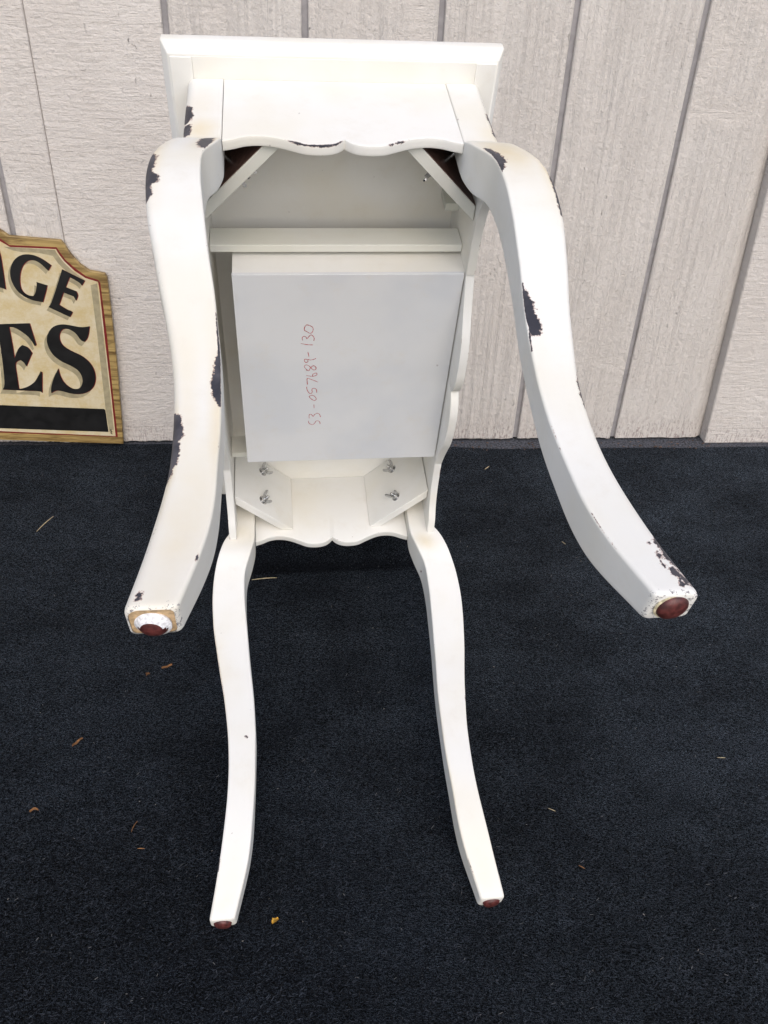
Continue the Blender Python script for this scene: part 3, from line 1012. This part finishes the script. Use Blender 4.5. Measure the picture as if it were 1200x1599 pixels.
nut_me = None
BU0, BV0 = .0521, D_ - .0006 - BT            # inner face of a brace meets the end apron here
BV1 = BV0 - (C_ - .0006 - BT - BU0)          # and the side apron here
for leg, (su, sv) in LEGS.items():
    ue = C_ - .0006 - BT
    t = .0155
    top = .0935 if sv < 0 else .0985
    poly = [(BU0, BV0 - .0009), (BU0 + t, BV0 - .0009), (ue - .0009, BV1 + t), (ue - .0009, BV1)]
    poly = [(su * a, sv * b) for a, b in poly]
    v, f = prism_vf(poly, .0012, top)
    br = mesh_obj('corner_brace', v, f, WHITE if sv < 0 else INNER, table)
    bevel(br, .0007, 2)
    # darker unpainted face towards the post on the upper pair
    if sv > 0:
        q = [(BU0 + t + .0004, BV0 - .001), (BU0 + t + .0012, BV0 - .001), (ue - .001, BV1 + t + .0012), (ue - .001, BV1 + t + .0004)]
        v, f = prism_vf([(su * a, sv * b) for a, b in q], .0014, top - .001)
        mesh_obj('unpainted_face', v, f, DARKWOOD, br)
    nrm = Vector((-su, -sv, 0)).normalized()
    mid = .0910 if su < 0 else .0885
    for i, w in enumerate((.0215, .0720)):
        p = Vector((su * mid, sv * (BU0 + BV0 - mid), w)) + nrm * .0002
        M = frame_from_z(nrm, (0, 0, 1), p)
        rot = math.radians([(38, 62), (70, 20), (55, 25), (-50, 80)][list(LEGS).index(leg)][i])
        rod = lathe_vf([(.0020, -.034), (.0020, .0105), (.0015, .0112)], 12)
        was = lathe_vf([(.0062, 0), (.0064, .0003), (.0062, .0011)], 20)
        v, f = xform(join_vf([rod, was]), M)
        bo = mesh_obj('bolt', v, f, STEEL, br, smooth=35)
        v, f = xform(wing_nut(), M @ Matrix.Translation((0, 0, .0012)) @ Matrix.Rotation(rot, 4, 'Z') @ Matrix.Scale(1.22, 4))
        wnut = mesh_obj('wing_nut', v, f, STEEL, br, smooth=35)

# ---- legs
SIDE = .028


def pd(P, x, y):
    """signed distance to a polygon, positive inside"""
    best, inside = 1e9, False
    n = len(P)
    for i in range(n):
        x0, y0 = P[i]
        x1, y1 = P[(i + 1) % n]
        dx, dy = x1 - x0, y1 - y0
        L2 = dx * dx + dy * dy
        t = 0 if L2 < 1e-12 else min(1, max(0, ((x - x0) * dx + (y - y0) * dy) / L2))
        d = (x - x0 - t * dx) ** 2 + (y - y0 - t * dy) ** 2
        if d < best: best = d
        if (y0 > y) != (y1 > y) and x < (x1 - x0) * (y - y0) / (y1 - y0) + x0: inside = not inside
    best = math.sqrt(best)
    return best if inside else -best


def make_leg(leg):
    sv_leg = LEGS[leg][1]
    rings = []
    ws = [.0012 + (LEG_L - .0035 - .0012) * i / 230 for i in range(231)]
    spec = [(w, 0.0) for w in ws] + [(LEG_L - .0016, .0003), (LEG_L - .0006, .0009), (LEG_L, .0020)]
    V, F, CH, ST, ED, RB = [], [], [], [], [], []
    polys = []
    for P, grow in CHIPS[leg]:
        ps = [(w, s * SIDE) for w, s in P]
        w0, w1 = min(p[0] for p in ps) - .008, max(p[0] for p in ps) + .008
        polys.append((ps, w0, w1, grow))
    n = 0
    for w, ins in spec:
        ring = leg_ring(leg, w, ins)
        n = len(ring)
        for (u, v_, s, e) in ring:
            # the faces are not quite true
            k = .0005
            nz = mnoise.noise(Vector((u * 30, v_ * 30, w * 22 + (17 if u > 0 else 3)))) * k
            V.append((u + nz, v_ - nz, w))
            c = 0.0
            for ps, w0, w1, grow in polys:
                if w0 < w < w1:
                    for sh in (0, 4, -4):
                        x = (s + sh) * SIDE
                        c = max(c, min(1, .5 + (pd(ps, w, x) + grow) / .006))
            CH.append(c)
            st = 0.0
            for (cw, cs, rw, rs, a) in STAINS[leg]:
                ds = min(abs(s - cs), abs(s + 4 - cs), abs(s - 4 - cs))
                st = max(st, a * math.exp(-((w - cw) / rw) ** 2 - (ds / rs) ** 2))
            ST.append(st)
            ED.append(max(0, (e - .55) / .45) if w > .02 else 0.0)
            amt = .85 if sv_leg > 0 else .5
            rub = amt * sstep(LEG_L - .013, LEG_L - .001, w)
            if leg == 'UR' and (s < 1.55 and s > .8):
                rub = max(rub, .72 * sstep(.525, .55, w) * (1 - sstep(1.15, 1.55, s)))
            RB.append(rub)
    for i in range(len(spec) - 1):
        for k in range(n):
            F.append((i * n + k, i * n + (k + 1) % n, (i + 1) * n + (k + 1) % n, (i + 1) * n + k))
    F.append(tuple(range(n)))
    if leg != 'UL':
        F.append(tuple((len(spec) - 1) * n + k for k in range(n)))
    o = mesh_obj('leg', V, F, WHITE, table, smooth=70, attrs={'chip': CH, 'stain': ST, 'edge': ED, 'rub': RB})
    # end of the foot
    ui, uo, vi, vo = leg_rect(leg, LEG_L)
    su, sv = LEGS[leg]
    cu, cv = su * (ui + uo) / 2, sv * (vi + vo) / 2
    if leg == 'UL':
        ring = leg_ring(leg, LEG_L, .0020)
        v1 = [(u, v_, LEG_L - .0004) for u, v_, s, e in ring]
        ew = mesh_obj('foot_end', v1, [tuple(range(n))], BAREWOOD, o)
        ew['label'] = 'bare wood end of the foot where the paint has worn off'
    dirv = Vector((su * .10, sv * .05, 1)) if sv > 0 else Vector((su * .1, -sv * .05, 1))
    M = frame_from_z(dirv, (1, 0, 0), (cu, cv + (-.002 if leg == 'UL' else 0), LEG_L - .0012))
    rr = .0076 if leg == 'UL' else .0090
    gl = xform(lathe_vf([(rr, 0), (rr, .0014), (rr * .97, .0026), (rr * .88, .0038), (rr * .70, .0048), (rr * .42, .0055), (rr * .10, .0057)], 28), M)
    go = mesh_obj('foot_glide', gl[0], gl[1], GLIDE, o, smooth=50)
    if leg == 'UR':
        vv = xform(lathe_vf([(rr + .0012, .0006), (rr + .0011, .0012), (rr + .0002, .0016)], 24), M)
        mesh_obj('glue_ring', vv[0], vv[1], GLUE, o, smooth=50)
    if leg == 'UL':
        V2 = lathe_vf([(rr + .0014, .0004), (rr + .0016, .0016), (rr * 1.0, .0029), (rr * .90, .0040), (rr * .74, .0050)], 28, True, False)
        # paint has run over the upper part of the glide only
        keep = []
        for fc in V2[1]:
            if len(fc) > 4: continue
            y = sum(V2[0][i][1] for i in fc) / len(fc)
            z = sum(V2[0][i][2] for i in fc) / len(fc)
            if z < .0026 or y > -.001 + (z - .0026) * 1.6: keep.append(fc)
        vv = xform((V2[0], keep), M)
        mesh_obj('painted_ring', vv[0], vv[1], GLIDE_RING, o, smooth=50)
    return o


for leg in LEGS:
    make_leg(leg)

# ------------------------------------------------------------------ litter on the carpet


def straw(p0, p1, r, label, mat=STRAW, bend=.12):
    a, b = Vector((*p0, carpet_z(*p0) + r + .0008)), Vector((*p1, carpet_z(*p1) + r + .0012))
    d = b - a
    side = Vector((-d.y, d.x, 0)) * bend
    V, F = [], []
    n, m = 7, 6
    mid = (a + b) / 2
    for i in range(n + 1):
        t = i / n
        c = a + d * t + side * (t * (1 - t))
        q = frame_from_z(d, (0, 0, 1))
        rr = r * (1 - .45 * abs(2 * t - 1) ** 2)
        for k in range(m):
            an = 2 * math.pi * k / m
            V.append(tuple(c - mid + q.to_3x3() @ Vector((rr * math.cos(an), rr * .7 * math.sin(an), 0))))
    for i in range(n):
        for k in range(m):
            F.append((i * m + k, i * m + (k + 1) % m, (i + 1) * m + (k + 1) % m, (i + 1) * m + k))
    F += [tuple(range(m)), tuple(n * m + k for k in range(m))]
    o = mesh_obj('straw', V, F, mat, smooth=60)
    o.location = mid
    return tag(o, label, 'straw', 'bits of straw and leaf lying on the carpet')


def leaf_bit(x, y, ln, wd, an, label, mat, seed):
    rnd = random.Random(seed)
    z0 = carpet_z(x, y) + .0012
    V, F = [], []
    n = 7
    for i in range(n + 1):
        t = i / n
        hw = wd * (math.sin(math.pi * (t * .86 + .07)) ** .7) * (1 + .35 * rnd.uniform(-1, 1))
        lift = .0035 * math.sin(t * 2.6 + seed)
        for s, q in ((-1, .0018), (0, 0), (1, .0022)):
            V.append((ln * (t - .5), s * hw + .1 * ln * math.sin(t * 3), abs(lift) + q + rnd.uniform(0, .0006)))
    k = len(V)
    V += [(a, b, c - .0005) for a, b, c in V]
    for i in range(n):
        for j in range(2):
            a = i * 3 + j
            F.append((a, a + 1, a + 4, a + 3))
            F.append((k + a, k + a + 3, k + a + 4, k + a + 1))
    for i in range(n):
        F.append((i * 3, i * 3 + 3, k + i * 3 + 3, k + i * 3))
        F.append((i * 3 + 2, k + i * 3 + 2, k + i * 3 + 5, i * 3 + 5))
    F.append((0, k, k + 1, 1)); F.append((1, k + 1, k + 2, 2))
    e = n * 3
    F.append((e, e + 1, k + e + 1, k + e)); F.append((e + 1, e + 2, k + e + 2, k + e + 1))
    o = mesh_obj('leaf_scrap', V, F, mat, smooth=60)
    o.location = (x, y, z0)
    o.rotation_euler = (0, 0, an)
    return tag(o, label, 'leaf', 'bits of straw and leaf lying on the carpet')


straw((-.567, 1.109), (-.554, 1.152), .0009, 'pale straw stalk on the carpet below the painted sign')
straw((-.199, 1.011), (-.161, 1.018), .0009, 'pale straw stalk beside the inner side of the lower left leg')
straw((.186, 1.366), (.195, 1.377), .0010, 'short pale straw near the wall, right of the table', bend=.05)
straw((.300, 1.148), (.305, 1.141), .0008, 'tiny straw under the bend of the upper right leg', bend=.05)
straw((-.265, .566), (-.262, .580), .0006, 'thin bent brown stalk left of the lower left leg', LEAF, .3)
straw((-.253, .546), (-.245, .546), .0007, 'reddish sliver just left of the lower left leg', LEAF, .1)
straw((-.172, 1.082), (-.170, 1.072), .0009, 'stubby straw under the scalloped lower apron', bend=.05)
straw((.208, .622), (.216, .618), .0006, 'fine pale straw right of the lower right leg', bend=.05)
straw((.232, .550), (.238, .546), .0007, 'brown sliver right of the lower right foot', LEAF, .15)
straw((.431, .708), (.441, .708), .0006, 'fine pale straw near the right edge of the picture', bend=.05)
leaf_bit(-.0915, .470, 0.0087, 0.0026, .9, 'yellow leaf scrap between the two lower feet', YELLOWLEAF, 1)
leaf_bit(-.362, .683, 0.0152, 0.0013, .95, 'curled brown leaf sliver on the carpet at far left', LEAF, 2)
leaf_bit(-.3805, .5855, 0.0101, 0.0012, .1, 'orange brown leaf sliver nearest the lower left corner', LEAF, 3)
leaf_bit(-.306, .802, 0.0072, 0.0018, 1.3, 'small brown leaf scrap under the upper left foot', LEAF, 4)
leaf_bit(-.284, .817, 0.0145, 0.0013, .5, 'crumbled brown leaf below the upper left foot', LEAF, 5)


def lint(n=150):
    V, F = [], []
    rnd = random.Random(11)
    for _ in range(n):
        x, y = rnd.uniform(-.8, .95), .2 + 1.28 * rnd.random()
        if y > carpet_edge(x) - .003: continue
        z = carpet_z(x, y) + .0012
        r = rnd.uniform(.00025, .0006)
        st = rnd.uniform(1, 3.2)
        an = rnd.uniform(0, 6.28)
        b = len(V)
        for k in range(5):
            a = 2 * math.pi * k / 5
            px, py = r * st * math.cos(a), r * math.sin(a) * .7
            V.append((x + px * math.cos(an) - py * math.sin(an), y + px * math.sin(an) + py * math.cos(an), z))
        V.append((x, y, z + r * .7))
        for k in range(5):
            F.append((b + k, b + (k + 1) % 5, b + 5))
    o = mesh_obj('carpet_lint', V, F, LINT)
    tag(o, 'tiny pale specks of lint and grit on the black carpet', 'lint', kind='stuff')
    # crumbs swept against the foot of the wall
    V, F = [], []
    for _ in range(260):
        x = rnd.uniform(-.25, .70)
        y = wall_y(x) - rnd.uniform(.002, .045)
        r = rnd.uniform(.0006, .0022)
        vv, ff = lathe_vf([(r * .5, 0), (r, r * .5), (r * .6, r)], 5)
        b = len(V)
        a = rnd.uniform(0, 3)
        V += [(x + p[0] * 1.6 * math.cos(a), y + p[1] + p[0] * math.sin(a), -.0044 + p[2] + (.0042 if y < carpet_edge(x) else 0)) for p in vv]
        F += [tuple(i + b for i in q) for q in ff]
    o = mesh_obj('wall_foot_grit', V, F, mat_simple('brown_grit', (0.10, 0.065, 0.05), .9, 0, .6, 40))
    tag(o, 'brown grit swept along the foot of the siding wall', 'grit', kind='stuff')


lint()
